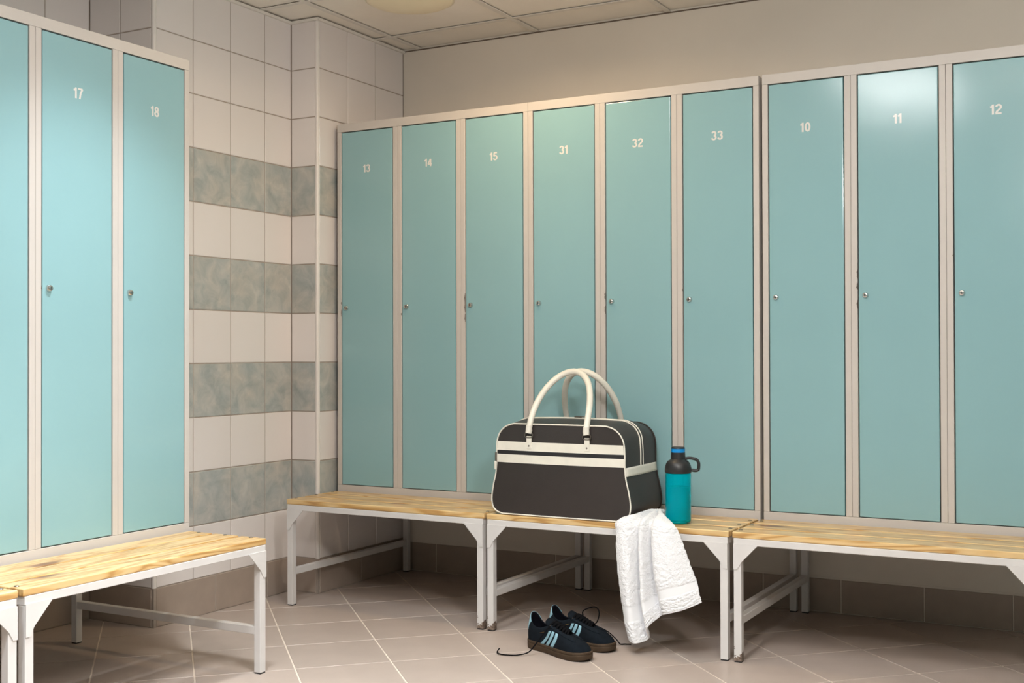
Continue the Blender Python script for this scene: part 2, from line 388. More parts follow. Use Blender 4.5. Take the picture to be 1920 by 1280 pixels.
# globe pendant added out of view as ambient fill light
m, nt, b_ = newmat('lit_fill_globe'); b_.inputs['Base Color'].default_value = (.9, .88, .85, 1); b_.inputs['Emission Color'].default_value = (1.0, .955, .90, 1); b_.inputs['Emission Strength'].default_value = 112.0; M['globe'] = m
t = thing('fill_pendant', 'white globe pendant added as fill light in front of the right hand lockers', 'added fill lamp', FILL_GLOBE)
lathe('globe_shade', [(.03 if k == 0 else .11 * math.cos(a), .11 * math.sin(a)) for k, a in enumerate([math.radians(74 - 164 * q / 20) for q in range(21)])], M['globe'], t, 40)
lathe('lamp_cap', [(.034, .104), (.034, .13), (.012, .145), (.006, .15)], M['lum_frame'], t, 24)
tube('cord', [(0, 0, .148), (0, 0, .25), (0, 0, ZC - FILL_GLOBE[2] - .001)], .004, M['rubber'], t, 8)

#@@LOCKERS
# ------------------------------------------------------------------ lockers
Z0, ZDB, ZDT, ZT = .394, .4388, .903 + 1.0, 1.937
def arc(cx, cy, rx, ry, a0, a1, n=12): return [(cx + rx * math.cos(math.radians(a0 + (a1 - a0) * k / n)), cy + ry * math.sin(math.radians(a0 + (a1 - a0) * k / n))) for k in range(n + 1)]
# bold sans digits as centre-line strokes in a 0.54 x 1 cell (stroke width 0.155)
DIG = {'0': [arc(.27, .5, .185, .42, 90, 450, 28)],
       '1': [[(.0, .755), (.1, .765), (.185, .83), (.225, .96)], [(.225, 1.0), (.225, .0)]],
       '2': [arc(.27, .70, .19, .222, 172, -28, 14) + [(.30, .44), (.14, .28), (.075, .08)], [(.02, .075), (.51, .075)]],
       '3': [arc(.26, .715, .175, .208, 165, -90, 14), arc(.26, .29, .195, .215, 90, -168, 16)],
       '4': [[(.375, .0), (.375, .93)], [(.36, .93), (.06, .33)], [(.0, .285), (.52, .285)]],
       '5': [[(.48, .925), (.13, .925)], [(.15, .96), (.10, .50)], arc(.255, .33, .20, .255, 140, -162, 18)],
       '7': [[(.02, .925), (.50, .925)], [(.47, .92), (.30, .58), (.20, .0)]],
       '8': [arc(.27, .725, .16, .20, 90, 450, 22), arc(.27, .285, .19, .21, 90, 450, 24)]}
def text_mesh(s, h):
    V, F = [], []; x0 = 0; hwid = .086
    for li, ch in enumerate(s):
        for si, st in enumerate(DIG[ch]):
            n = len(st); closed = math.dist(st[0], st[-1]) < 1e-6; base = len(V)
            for i, (x, y) in enumerate(st):
                a = st[i - 1] if i > 0 else (st[-2] if closed else st[0]); b = st[i + 1] if i < n - 1 else (st[1] if closed else st[-1])
                dx, dy = b[0] - a[0], b[1] - a[1]; l = math.hypot(dx, dy); nx, ny = -dy / l * hwid, dx / l * hwid
                z = -.00002 * si
                V += [(x0 + x + nx, z, y + ny), (x0 + x - nx, z, y - ny)]
            F += [(base + 2 * i, base + 2 * i + 2, base + 2 * i + 3, base + 2 * i + 1) for i in range(n - 1)]
        x0 += .40 if ch == '1' else .62
    w = x0 - (.12 if s[-1] == '1' else .08)
    me = bpy.data.meshes.new('door_number'); me.from_pydata([((x - w / 2) * h * 1.17, y, (z - .5) * h) for x, y, z in V], [], F)
    me.materials.append(M['number']); me.update(); return me
def lock_mesh():
    V = []; F = []; MI = []; n = 20
    prof = [(.0, 0.0105), (.0045, .0105), (.0075, .0095), (.0086, .0075), (.0098, .0045), (.0105, 0)]
    for (r, d) in prof[1:]:
        for k in range(n): a = 2 * math.pi * k / n; V.append((r * math.cos(a), -d, r * math.sin(a)))
    F.append(tuple(range(n))); MI.append(0)
    for i in range(len(prof) - 2):
        for k in range(n): F.append((i * n + k, i * n + (k + 1) % n, (i + 1) * n + (k + 1) % n, (i + 1) * n + k)); MI.append(0)
    b = len(V); w, h = .0012, .0042
    V += [(-w, -.0108, -h), (w, -.0108, -h), (w, -.0108, h), (-w, -.0108, h)]; F.append((b, b + 1, b + 2, b + 3)); MI.append(1)
    me = bpy.data.meshes.new('lock'); me.from_pydata(V, [], F); me.materials.append(M['chrome']); me.materials.append(M['keyhole'])
    me.polygons.foreach_set('material_index', MI); me.update(); return me
LOCK = lock_mesh()
def door_mesh():
    bm = bmesh.new(); bm_box(bm, -.1258, .1258, 0, .018, 0, ZDT - ZDB - .0062, .0022, 2)
    bmesh.ops.recalc_face_normals(bm, faces=bm.faces); me = bpy.data.meshes.new('door'); bm.to_mesh(me); bm.free(); me.materials.append(M['door'])
    return me
DOOR = door_mesh()
def chips(parent, x, zlist, y=-.0004):
    for (z, h, w) in zlist:
        n = 9; L_, R_ = [], []
        for k in range(n):
            q = k / (n - 1); ww = w * (.25 + .75 * random.random()) * math.sin(math.pi * (.08 + .84 * q))
            R_.append((x + .001, y, z - h / 2 + h * q)); L_.append((x - ww, y, z - h / 2 + h * q))
        V = L_ + R_; F = [(k, k + n, k + n + 1, k + 1) for k in range(n - 1)]
        mesh('chipped_paint', V, F, M['chip'], parent)
def bank(label, loc, rotz, numbers, tilts=(0, 0, 0), chipspec=()):
    t = thing('locker_bank', label, 'lockers', loc, rotz, 'teal locker banks')
    bm = bmesh.new(); D = .485
    for x0, x1 in ((0.0005, .0015), (.8985, .8995)): bm_box(bm, x0, x1, .02, D, 0, ZT - Z0 - .0005)
    bm_box(bm, .002, .898, D - .002, D, 0, ZT - Z0 - .0005); bm_box(bm, .002, .898, .018, D - .002, ZT - Z0 - .004, ZT - Z0 - .0005); bm_box(bm, .002, .898, .018, D - .002, .001, .005)
    from_bm('carcass', bm, M['frame'], t)
    box('top_rail', .0004, .8996, .0, .022, ZDT - Z0 + .0002, ZT - Z0, M['frame'], t, .0008, 1)
    box('bottom_rail', .0004, .8996, .0, .022, 0, ZDB - Z0 - .0002, M['frame'], t, .0008, 1)
    for i in range(3):
        x = .3 * i
        box('gap_backing', x + .012, x + .288, .024, .03, .02, ZT - Z0 - .02, M['dark_gap'], t)  # dark plate behind the door; its colour stands in for shade in the gaps
        box('frame_post', x + .0004, x + .0205, 0, .022, ZDB - Z0, ZDT - Z0, M['frame'], t, .0012, 1)
        box('frame_post', x + .2795, x + .2996, 0, .022, ZDB - Z0, ZDT - Z0, M['frame'], t, .0012, 1)
        d = bpy.data.objects.new('door', DOOR); link(d, t); d.location = (x + .15, .001, ZDB - Z0 + .0025); d.rotation_euler = (tilts[i] if not isinstance(tilts[i], tuple) else tilts[i][0], 0, 0 if not isinstance(tilts[i], tuple) else tilts[i][1])
        lk = bpy.data.objects.new('lock', LOCK); link(lk, d); lk.location = (-.104, 0, 1.1714 - ZDB - .0025); lk.rotation_euler = (0, random.uniform(-.3, .3), 0)
        if numbers[i]:
            nm = bpy.data.objects.new('door_number', text_mesh(numbers[i], .0315)); link(nm, d); nm.location = (.0, -.0006, 1.744 - ZDB - .0025)
            nm['label'] = 'white number ' + numbers[i]
    for x, zl in chipspec: chips(t, x, zl)
    return t
zl0 = 1.1714 - Z0
bank('teal locker bank with doors 13, 14 and 15 in the tiled corner', (0, 0, Z0), 0, ['13', '14', '15'],
     chipspec=[(.0205, [(zl0 - .02, .03, .003), (zl0 + .02, .012, .003)]), (.3205, [(zl0 - .03, .008, .004)]), (.6205, [(zl0 + .01, .075, .005), (zl0 - .05, .03, .003)])])
bank('teal locker bank with doors 31, 32 and 33 behind the holdall', (.9, 0, Z0), 0, ['31', '32', '33'],
     chipspec=[(.3205, [(zl0 + .02, .025, .006), (zl0 - .03, .03, .004)]), (.6205, [(zl0 + .035, .008, .003)])])
bank('teal locker bank with doors 10, 11 and 12 nearest the right edge', (1.811, 0, Z0), 0, ['10', '11', '12'],
     chipspec=[(.3205, [(zl0 + .07, .03, .004), (zl0 + .03, .02, .005), (zl0 - .03, .03, .005)]), (.6205, [(zl0 + .12, .006, .003)])])
bank('teal locker bank with doors 17 and 18 above the left bench', (.247, -2.0139, Z0), R90, ['', '17', '18'],
     chipspec=[(.3205, [(zl0, .008, .004)])])

#@@BENCHES
# ------------------------------------------------------------------ benches (length 0.9 along local x, front at local y=-0.335, lockers stand on the rear half)
def leg_mesh(mat):
    bm = bmesh.new(); bm_box(bm, -.0125, .0125, -.0125, .0125, .004, .372, .0018, 2)
    bmesh.ops.recalc_face_normals(bm, faces=bm.faces); me = bpy.data.meshes.new('leg'); bm.to_mesh(me); bm.free(); me.materials.append(mat); return me
LEG = {k: leg_mesh(M[k]) for k in ('bench_steel', 'rusty')}
def plank_mesh():
    bm = bmesh.new(); bm_box(bm, 0, .893, -.0492, .0492, 0, .0195, .004, 3)
    bmesh.ops.recalc_face_normals(bm, faces=bm.faces); me = bpy.data.meshes.new('plank'); bm.to_mesh(me); bm.free(); me.materials.append(M['wood'])
    return me
PLANK = plank_mesh()
def bolt_mesh():
    n = 14; prof = [(.0068, 0), (.0066, .0012), (.005, .0024), (.002, .003)]; V = []; F = []
    for r, z in prof: V += [(r * math.cos(2 * math.pi * k / n), r * math.sin(2 * math.pi * k / n), z) for k in range(n)]
    for i in range(3): F += [(i * n + k, i * n + (k + 1) % n, (i + 1) * n + (k + 1) % n, (i + 1) * n + k) for k in range(n)]
    F.append(tuple(range(3 * n, 4 * n))); me = bpy.data.meshes.new('bolt'); me.from_pydata(V, [], F); me.materials.append(M['bolt']); return me
BOLT = bolt_mesh()
def gusset(parent, x0, sgn, y):
    # flat corner plate with a cut-off hypotenuse, welded behind leg and rail
    pts = [(0, .372), (0, .295), (.012, .295), (.025, .318), (.078, .3735), (.078, .376), (0, .376)]
    V = [(x0 + sgn * a, y, z) for a, z in pts] + [(x0 + sgn * a, y + .003, z) for a, z in pts]; n = len(pts)
    F = [tuple(range(n)), tuple(range(n, 2 * n))[::-1]] + [(k, (k + 1) % n, n + (k + 1) % n, n + k) for k in range(n)]
    bm = bmesh.new(); vv = [bm.verts.new(v) for v in V]; [bm.faces.new([vv[i] for i in f]) for f in F]
    return from_bm('corner_plate', bm, M['bench_steel'], parent)
def bench(label, loc, rotz, rust=()):
    t = thing('bench', label, 'bench', loc, rotz, 'benches under the lockers')
    yf, yb = -.3175, .488; S = M['bench_steel']
    box('front_rail', .006, .891, yf - .0125, yf + .0125, .372, .394, S, t, .0015, 1)
    box('rear_rail', .006, .891, yb - .0125, yb + .0125, .372, .3935, S, t, .0015, 1)
    box('middle_rail', .026, .871, .03, .055, .372, .3935, S, t, .0015, 1)
    for q, x in enumerate((.0187, .8783)):
        box('end_rail', x - .0125, x + .0125, yf + .0128, yb - .0128, .372, .3935, S, t, .0015, 1)
        box('stretcher', x - .0115, x + .0115, yf + .0128, yb - .0128, .119, .144, S, t, .0015, 1)
        for w, y in enumerate((yf, yb)):
            l = bpy.data.objects.new('leg', LEG['rusty' if (q, w) in rust else 'bench_steel']); link(l, t); l.location = (x, y, 0)
            f = box('foot', -.0115, .0115, -.0115, .0115, 0, .0045, M['rubber'], l)
        gusset(t, .0065 if q == 0 else .8905, 1 if q == 0 else -1, yf - .0157)
    yy = [-.2805, -.170, -.0595]
    for i, y in enumerate(yy):
        p = bpy.data.objects.new('plank', PLANK); link(p, t); p.location = (.002, y, .3942); p.rotation_euler = (random.choice((0.0,)), 0, 0)
        for x in (.0135, .879):
            b = bpy.data.objects.new('bolt', BOLT); link(b, p); b.location = (x, random.uniform(-.01, .01), .0193)
    return t
bench('pine and white steel bench in the tiled corner below lockers 13 to 15', (.0, -.0015, 0), 0, rust=((1, 0),))
bench('pine and white steel bench carrying the holdall, bottle and towel', (.9015, -.0015, 0), 0, rust=((0, 0),))
bench('pine and white steel bench at the right below lockers 10 to 12', (1.806, -.0015, 0), 0, rust=((0, 0),))
bench('pine and white steel bench at the left below lockers 17 and 18', (.247 + .0015, -2.022, 0), R90)
bench('pine and white steel bench cut off by the lower left corner', (.247 + .0015, -2.93, 0), R90)
#@@LAMP
# ------------------------------------------------------------------ round dome lamp on the ceiling
M['lamp_glass'] = plain('opal_lamp_glass', (.92, .82, .60), .35, var=.02)
M['lamp_rim'] = plain('lamp_rim', (.74, .68, .54), .4, var=.02)
t = thing('ceiling_lamp', 'round cream dome lamp on the ceiling above lockers 13 and 14', 'ceiling lamp', (.47, -.16, ZC))
o = lathe('lamp_base', [(.172, -.001), (.176, -.006), (.174, -.016), (.168, -.018)], M['lamp_rim'], t, n=48)
lathe('lamp_dome', [(.168, -.012)] + [(.168 * math.cos(a), -.014 - .03 * math.sin(a)) for a in [math.radians(8 + 10 * k) for k in range(8)]] + [(.002, -.0442)], M['lamp_glass'], t, n=48)
#@@PROPS
# ------------------------------------------------------------------ props: materials
def leather(name, col, rough, bump=.25, bscale=420):
    return plain(name, col, rough, var=.06, scale=18, bump=bump, bscale=bscale)
M['bag_leather'] = leather('dark_brown_leatherette', (.033, .027, .025), .42)
M['cream_leather'] = leather('cream_leatherette', (.78, .75, .66), .40, .12)
M['zip_black'] = plain('black_zip_tape', (.012, .012, .014), .6, bump=.4, bscale=900)
M['gunmetal'] = plain('gunmetal', (.28, .25, .23), .3, metal=1.0)
M['cap_black'] = plain('bottle_cap_black', (.018, .018, .019), .42, var=.1, bump=.1, bscale=500)
M['ring_blue'] = plain('bottle_ring_blue', (.0, .24, .62), .4)
M['suede'] = plain('navy_suede', (.0055, .0085, .0125), .95, spec=.15, var=.25, scale=40, bump=.4, bscale=700)
M['suede_toe'] = plain('navy_suede_toe', (.0065, .010, .0145), .95, spec=.15, var=.25, scale=40, bump=.4, bscale=700)
M['stripe'] = plain('pale_blue_leather', (.25, .44, .53), .5, var=.04, scale=60)
M['gum'] = plain('gum_rubber_sole', (.060, .038, .022), .7, spec=.25, var=.15, scale=60, bump=.1, bscale=400)
M['lace'] = plain('black_lace', (.003, .003, .004), .9, spec=.12, bump=.5, bscale=900)
M['lining'] = plain('shoe_lining', (.004, .004, .007), .95, spec=.1)
M['eyelet'] = plain('eyelet_metal', (.55, .54, .52), .25, metal=1.0)
M['gold'] = plain('gold_foil', (.45, .30, .12), .35, metal=1.0)

def bottle_material():
    m, nt, b = newmat('teal_bottle_plastic')
    b.inputs['Base Color'].default_value = (.0, .50, .60, 1); b.inputs['Roughness'].default_value = .12
    b.inputs['Transmission Weight'].default_value = .80; b.inputs['IOR'].default_value = 1.15
    L = nt.links; tc = nd(nt, 'ShaderNodeTexCoord'); sp = nd(nt, 'ShaderNodeTexNoise'); sp.inputs['Scale'].default_value = 6; L.new(tc.outputs['Object'], sp.inputs['Vector'])
    r = ramp(nt, [(.3, (.0, .76, .88)), (.7, (.0, .82, .93))]); L.new(sp.outputs['Fac'], r.inputs['Fac']); L.new(r.outputs['Color'], b.inputs['Base Color'])
    return m
M['bottle'] = bottle_material()
m, nt, b = newmat('tinted_water'); b.inputs['Base Color'].default_value = (.0, .46, .48, 1); b.inputs['Roughness'].default_value = .05; b.inputs['Transmission Weight'].default_value = .35; b.inputs['IOR'].default_value = 1.15; M['water'] = m

def towel_material():
    m, nt, b = newmat('white_terry'); L = nt.links
    uv = nd(nt, 'ShaderNodeUVMap'); sp = nd(nt, 'ShaderNodeSeparateXYZ'); L.new(uv.outputs[0], sp.inputs[0])
    tc = nd(nt, 'ShaderNodeTexCoord')
    n1 = nd(nt, 'ShaderNodeTexNoise'); n1.inputs['Scale'].default_value = 190; n1.inputs['Detail'].default_value = 3; L.new(tc.outputs['Object'], n1.inputs['Vector'])
    # smooth woven band near the hem
    a = nd(nt, 'ShaderNodeMath', operation='COMPARE'); a.inputs[1].default_value = .80; a.inputs[2].default_value = .045; L.new(sp.outputs[1], a.inputs[0])
    h = nd(nt, 'ShaderNodeMath', operation='GREATER_THAN'); h.inputs[1].default_value = .972; L.new(sp.outputs[1], h.inputs[0])
    mxx = nd(nt, 'ShaderNodeMath', operation='MAXIMUM'); L.new(a.outputs[0], mxx.inputs[0]); L.new(h.outputs[0], mxx.inputs[1])
    st = nd(nt, 'ShaderNodeMath', operation='SUBTRACT'); st.inputs[0].default_value = 1.0; L.new(mxx.outputs[0], st.inputs[1])
    mul = nd(nt, 'ShaderNodeMath', operation='MULTIPLY'); L.new(n1.outputs['Fac'], mul.inputs[0]); L.new(st.outputs[0], mul.inputs[1])
    bp = nd(nt, 'ShaderNodeBump'); bp.inputs['Strength'].default_value = .9; bp.inputs['Distance'].default_value = .004
    L.new(mul.outputs[0], bp.inputs['Height']); L.new(bp.outputs['Normal'], b.inputs['Normal'])
    b.inputs['Base Color'].default_value = (.83, .835, .85, 1); b.inputs['Roughness'].default_value = .95; b.inputs['Sheen Weight'].default_value = .3
    b.inputs['Specular IOR Level'].default_value = .1
    return m
M['towel'] = towel_material()

# ------------------------------------------------------------------ holdall
ZB = .4142
BX, BYF, BYB = 1.189, -.322, -.045           # centre, front panel, back panel
BH = .316
HWP = [(0, .222), (.006, .242), (.018, .257), (.035, .2635), (.06, .2645), (.10, .258), (.14, .2485), (.18, .2445), (.22, .2445), (.25, .243), (.272, .2375), (.29, .2265), (.303, .212), (.311, .196), (.316, .176)]
def hw(z):
    z = max(0, min(BH, z))
    for (a, p), (b_, q) in zip(HWP[:-1], HWP[1:]):
        if a <= z <= b_:
            t = (z - a) / (b_ - a); return p + (q - p) * t
    return HWP[-1][1]
def smooth_hw():
    zs = [0] + [BH * (1 - math.cos(math.pi * k / 44)) / 2 for k in range(1, 44)] + [BH]
    pts = crom([Vector((w, 0, z)) for z, w in HWP], 6); return [(p.x, p.z) for p in pts]
SIDE = smooth_hw()                                # (halfwidth, z) rising
def front_y(x, z):
    u = min(1, abs(x) / max(.02, hw(z))); w = min(1, abs(2 * z / BH - 1))
    return -.014 * (1 - u ** 2.2) * (1 - w ** 2.2)
bag = thing('holdall', 'dark brown leatherette holdall with cream piping, bands and handles', 'bag', (BX, BYF, ZB + .0035))
DEP = BYB - BYF
V, F = [], []
# front and back panels as grids, gusset between them
NX = 22
def panel(y0, sgn):
    base = len(V)
    for (w, z) in SIDE:
        for k in range(NX + 1):
            x = w * (2 * k / NX - 1); V.append((x, y0 + sgn * front_y(x, z), z))
    n = NX + 1
    for i in range(len(SIDE) - 1):
        for k in range(NX):
            q = (base + i * n + k, base + i * n + k + 1, base + (i + 1) * n + k + 1, base + (i + 1) * n + k); F.append(q if sgn > 0 else q[::-1])
panel(0, 1); panel(DEP, -1)
OUT = [Vector((w, 0, z)) for w, z in SIDE] + [Vector((SIDE[-1][0] * (1 - 2 * k / 16), 0, BH)) for k in range(1, 16)] + [Vector((-w, 0, z)) for w, z in SIDE[::-1]]
BOTT = [Vector((-SIDE[0][0] + 2 * SIDE[0][0] * k / 10, 0, 0)) for k in range(1, 10)]
RING = OUT + BOTT
def ring_pt(p, t, off=0.0):
    # point of the gusset: ring point p at depth fraction t, slightly puffed out
    n = Vector((p.x, 0, (p.z - .13) * 1.2)).normalized(); puff = (.008 + .010 * max(0, (p.z - .25) / .066)) * math.sin(math.pi * t) if p.z > .02 else 0
    if p.z <= .0201 and p.z < .005: n = Vector((0, 0, -1)); off = 0
    q = p + n * (puff + off); return Vector((q.x, DEP * t, max(q.z, 0)))
base = len(V); nr = len(RING); NT = 10
for t_ in range(NT + 1):
    for p in RING: V.append(tuple(ring_pt(p, t_ / NT)))
for i in range(NT):
    for k in range(nr): F.append((base + i * nr + k, base + (i + 1) * nr + k, base + (i + 1) * nr + (k + 1) % nr, base + i * nr + (k + 1) % nr))
bm = bmesh.new(); vv = [bm.verts.new(v) for v in V]
for f in F: bm.faces.new([vv[i] for i in f])
bmesh.ops.remove_doubles(bm, verts=bm.verts, dist=.0008)
from_bm('body', bm, M['bag_leather'], bag, smooth=True, angle=50)
pr = .0026
tube('piping', [Vector((p.x, -.001, p.z + .001)) + Vector((p.x, 0, p.z - .13)).normalized() * .0012 for p in RING], pr, M['cream_leather'], bag, 8, True)
tube('piping', [Vector((p.x, DEP + .001, p.z + .001)) + Vector((p.x, 0, p.z - .13)).normalized() * .0012 for p in RING], pr, M['bag_leather'], bag, 8, True)
def band(nm, z0, z1, mat, off, thick, slope=.0):
    # strip across the front panel, following its bulge
    V, F = [], []; n = 25; rowsz = 3
    for s_ in (off, off - thick):
        for r_ in range(rowsz):
            for k in range(n):
                q = 2 * k / (n - 1) - 1; z = z0 + (z1 - z0) * r_ / (rowsz - 1) + slope * q
                x = (hw(z) - .0012) * q; V.append((x, front_y(x, z) - (off + thick if s_ == off else off - .001), z))
    N = n * rowsz
    for r_ in range(rowsz - 1):
        for k in range(n - 1): F.append((r_ * n + k, r_ * n + k + 1, (r_ + 1) * n + k + 1, (r_ + 1) * n + k))
    for k in range(n - 1):
        F.append((k + 1, k, N + k, N + k + 1)); b0 = (rowsz - 1) * n; F.append((b0 + k, b0 + k + 1, N + b0 + k + 1, N + b0 + k))
    return mesh(nm, V, F, mat, bag, smooth=True, angle=45)
band('upper_band', .2245, .2555, M['cream_leather'], .001, .0012)
band('pocket_zip', .2105, .2245, M['zip_black'], .0004, .0006)
band('lower_band', .1815, .2105, M['cream_leather'], .001, .0012)
def side_band(sgn):
    V, F = [], []; n = 13; zs = [.150 + .029 * k / 4 for k in range(5)]
    for z in zs:
        for k in range(n): V.append(tuple(ring_pt(Vector((sgn * hw(z), 0, z)), k / (n - 1), .0016)))
    for r_ in range(4):
        for k in range(n - 1):
            q = (r_ * n + k, r_ * n + k + 1, (r_ + 1) * n + k + 1, (r_ + 1) * n + k); F.append(q if sgn > 0 else q[::-1])
    o = mesh('side_band', V, F, M['cream_leather'], bag, smooth=True)
    sm = o.modifiers.new('thickness', 'SOLIDIFY'); sm.thickness = .0015; sm.offset = 1
side_band(1); side_band(-1)
# top zip: two cream welts with black tape between, over the gusset from side band to side band
ARC = [p for p in OUT if p.z > .178]
tc_ = .47
for d_ in (-.035, .035): tube('zip_welt', [ring_pt(p, tc_ + d_, .0012) for p in ARC], .0026, M['cream_leather'], bag, 8)
V, F = [], []
for p in ARC:
    for k in range(3): V.append(tuple(ring_pt(p, tc_ - .024 + .024 * k, .0012)))
for i in range(len(ARC) - 1):
    for k in range(2): F.append((i * 3 + k, (i + 1) * 3 + k, (i + 1) * 3 + k + 1, i * 3 + k + 1))
mesh('zip_tape', V, F, M['zip_black'], bag, smooth=True)
zt = ring_pt(Vector((.01, 0, BH)), tc_, .003)
zp = box('zip_slider', -.013, .013, -.0045, .0045, 0, .006, M['gunmetal'], bag, .0015); zp.location = zt
zr = tube('zip_pull', [Vector((.013 + .011 * (1 - math.cos(a)), .006 * math.sin(a), .004)) for a in [2 * math.pi * k / 16 for k in range(16)]], .0012, M['gunmetal'], bag, 6, True); zr.location = zt
# pocket zip pull hanging at the left end of the pocket
o = box('pocket_zip_pull', -.0035, .0035, -.002, .002, -.034, 0, M['gunmetal'], bag, .0012); o.location = (-hw(.22) - .0015, -.006, .216)
o = box('pull_tab', -.004, .004, -.0022, .0022, -.03, 0, M['cream_leather'], bag, .0012); o.location = (-hw(.19) - .003, -.006, .185)
# handles
def handle(front):
    sy = -1 if front else 1; y0 = -.014 if front else DEP + .014; ya = (.118 if front else DEP - .095)
    hx = .111; zb, za = .302, .500
    pts = []
    for k in range(29):
        a = math.pi * k / 28; x = -hx * math.cos(a) * (1 if True else 1); s_ = math.sin(a) ** .80
        pts.append(Vector((x * (.985 + .0 * s_), y0 + (ya - y0) * s_ ** 1.3, zb + (za - zb) * s_)))
    r = [.0112 if 3 <= k <= 25 else .0105 for k in range(29)]
    h = tube('handle', pts, r, M['cream_leather'], bag, 12)
    for s_ in (-1, 1):
        yb = (front_y(hx, .26) if front else DEP - front_y(hx, .26))
        # flared end of the handle, metal loop, riveted tab
        end = pts[0] if s_ < 0 else pts[-1]
        tube('handle_end', [end + Vector((0, 0, .012)), end + Vector((0, -.0 * sy, -.006)), Vector((s_ * hx, yb + sy * .008, .287))], [.0105, .0118, .0112], M['cream_leather'], h, 12, False)
        lp = [Vector((s_ * hx + dx, yb + sy * .005, .280 + dz)) for dx, dz in ((-.0125, .007), (.0125, .007), (.0125, -.007), (-.0125, -.007))]
        tube('strap_loop', crom(lp, 3, True), .0024, M['gunmetal'], h, 6, True)
        box('strap_tab', s_ * hx - .0095, s_ * hx + .0095, min(yb + sy * .0015, yb + sy * .006), max(yb + sy * .0015, yb + sy * .006), .232, .277, M['cream_leather'], h, .0015)
        rv = lathe('rivet', [(.0032, 0), (.0028, .0012), (.0012, .002)], M['gunmetal'], h, 12); rv.rotation_euler = (math.pi / 2 if front else -math.pi / 2, 0, 0); rv.location = (s_ * hx, yb + sy * .006, .243)
handle(True); handle(False)

# ------------------------------------------------------------------ water bottle
bt = thing('water_bottle', 'teal translucent water bottle with black loop cap beside the holdall', 'bottle', (1.589, -.232, ZB + .0005))
rb = .0425
lathe('bottle_body', [(.0, .002), (.034, .001), (.0400, .004), (rb, .010), (rb, .150), (rb + .0005, .16), (rb - .001, .168), (.036, .172), (.034, .172), (.0345, .168), (rb - .0035, .166), (rb - .0035, .012), (.035, .0075), (.0, .007)], M['bottle'], bt, 48)
lathe('water', [(.0, .0085), (.0345, .009), (rb - .0042, .0135), (rb - .0042, .122), (.0, .122)], M['water'], bt, 48)
lathe('cap', [(.0, .168), (.0435, .168), (.0445, .172), (.0438, .186), (.040, .198), (.034, .207), (.0275, .210), (.0245, .213), (.0235, .236), (.0, .236)], M['cap_black'], bt, 48)
lathe('cap_ring', [(.0, .236), (.0235, .2362), (.0233, .248), (.0, .248)], M['ring_blue'], bt, 40)
lathe('cap_top', [(.0, .248), (.0228, .2482), (.0225, .2515), (.0205, .254), (.0, .254)], M['cap_black'], bt, 40)
lp = [(.020, .214), (.034, .2165), (.048, .2155), (.0615, .211), (.068, .200), (.068, .186), (.0655, .1775), (.055, .175), (.038, .178)]
dirv = Vector((.93, .37, 0))
tube('cap_loop', crom([dirv * a + Vector((0, 0, z)) for a, z in lp], 5), .0052, M['cap_black'], bt, 10)

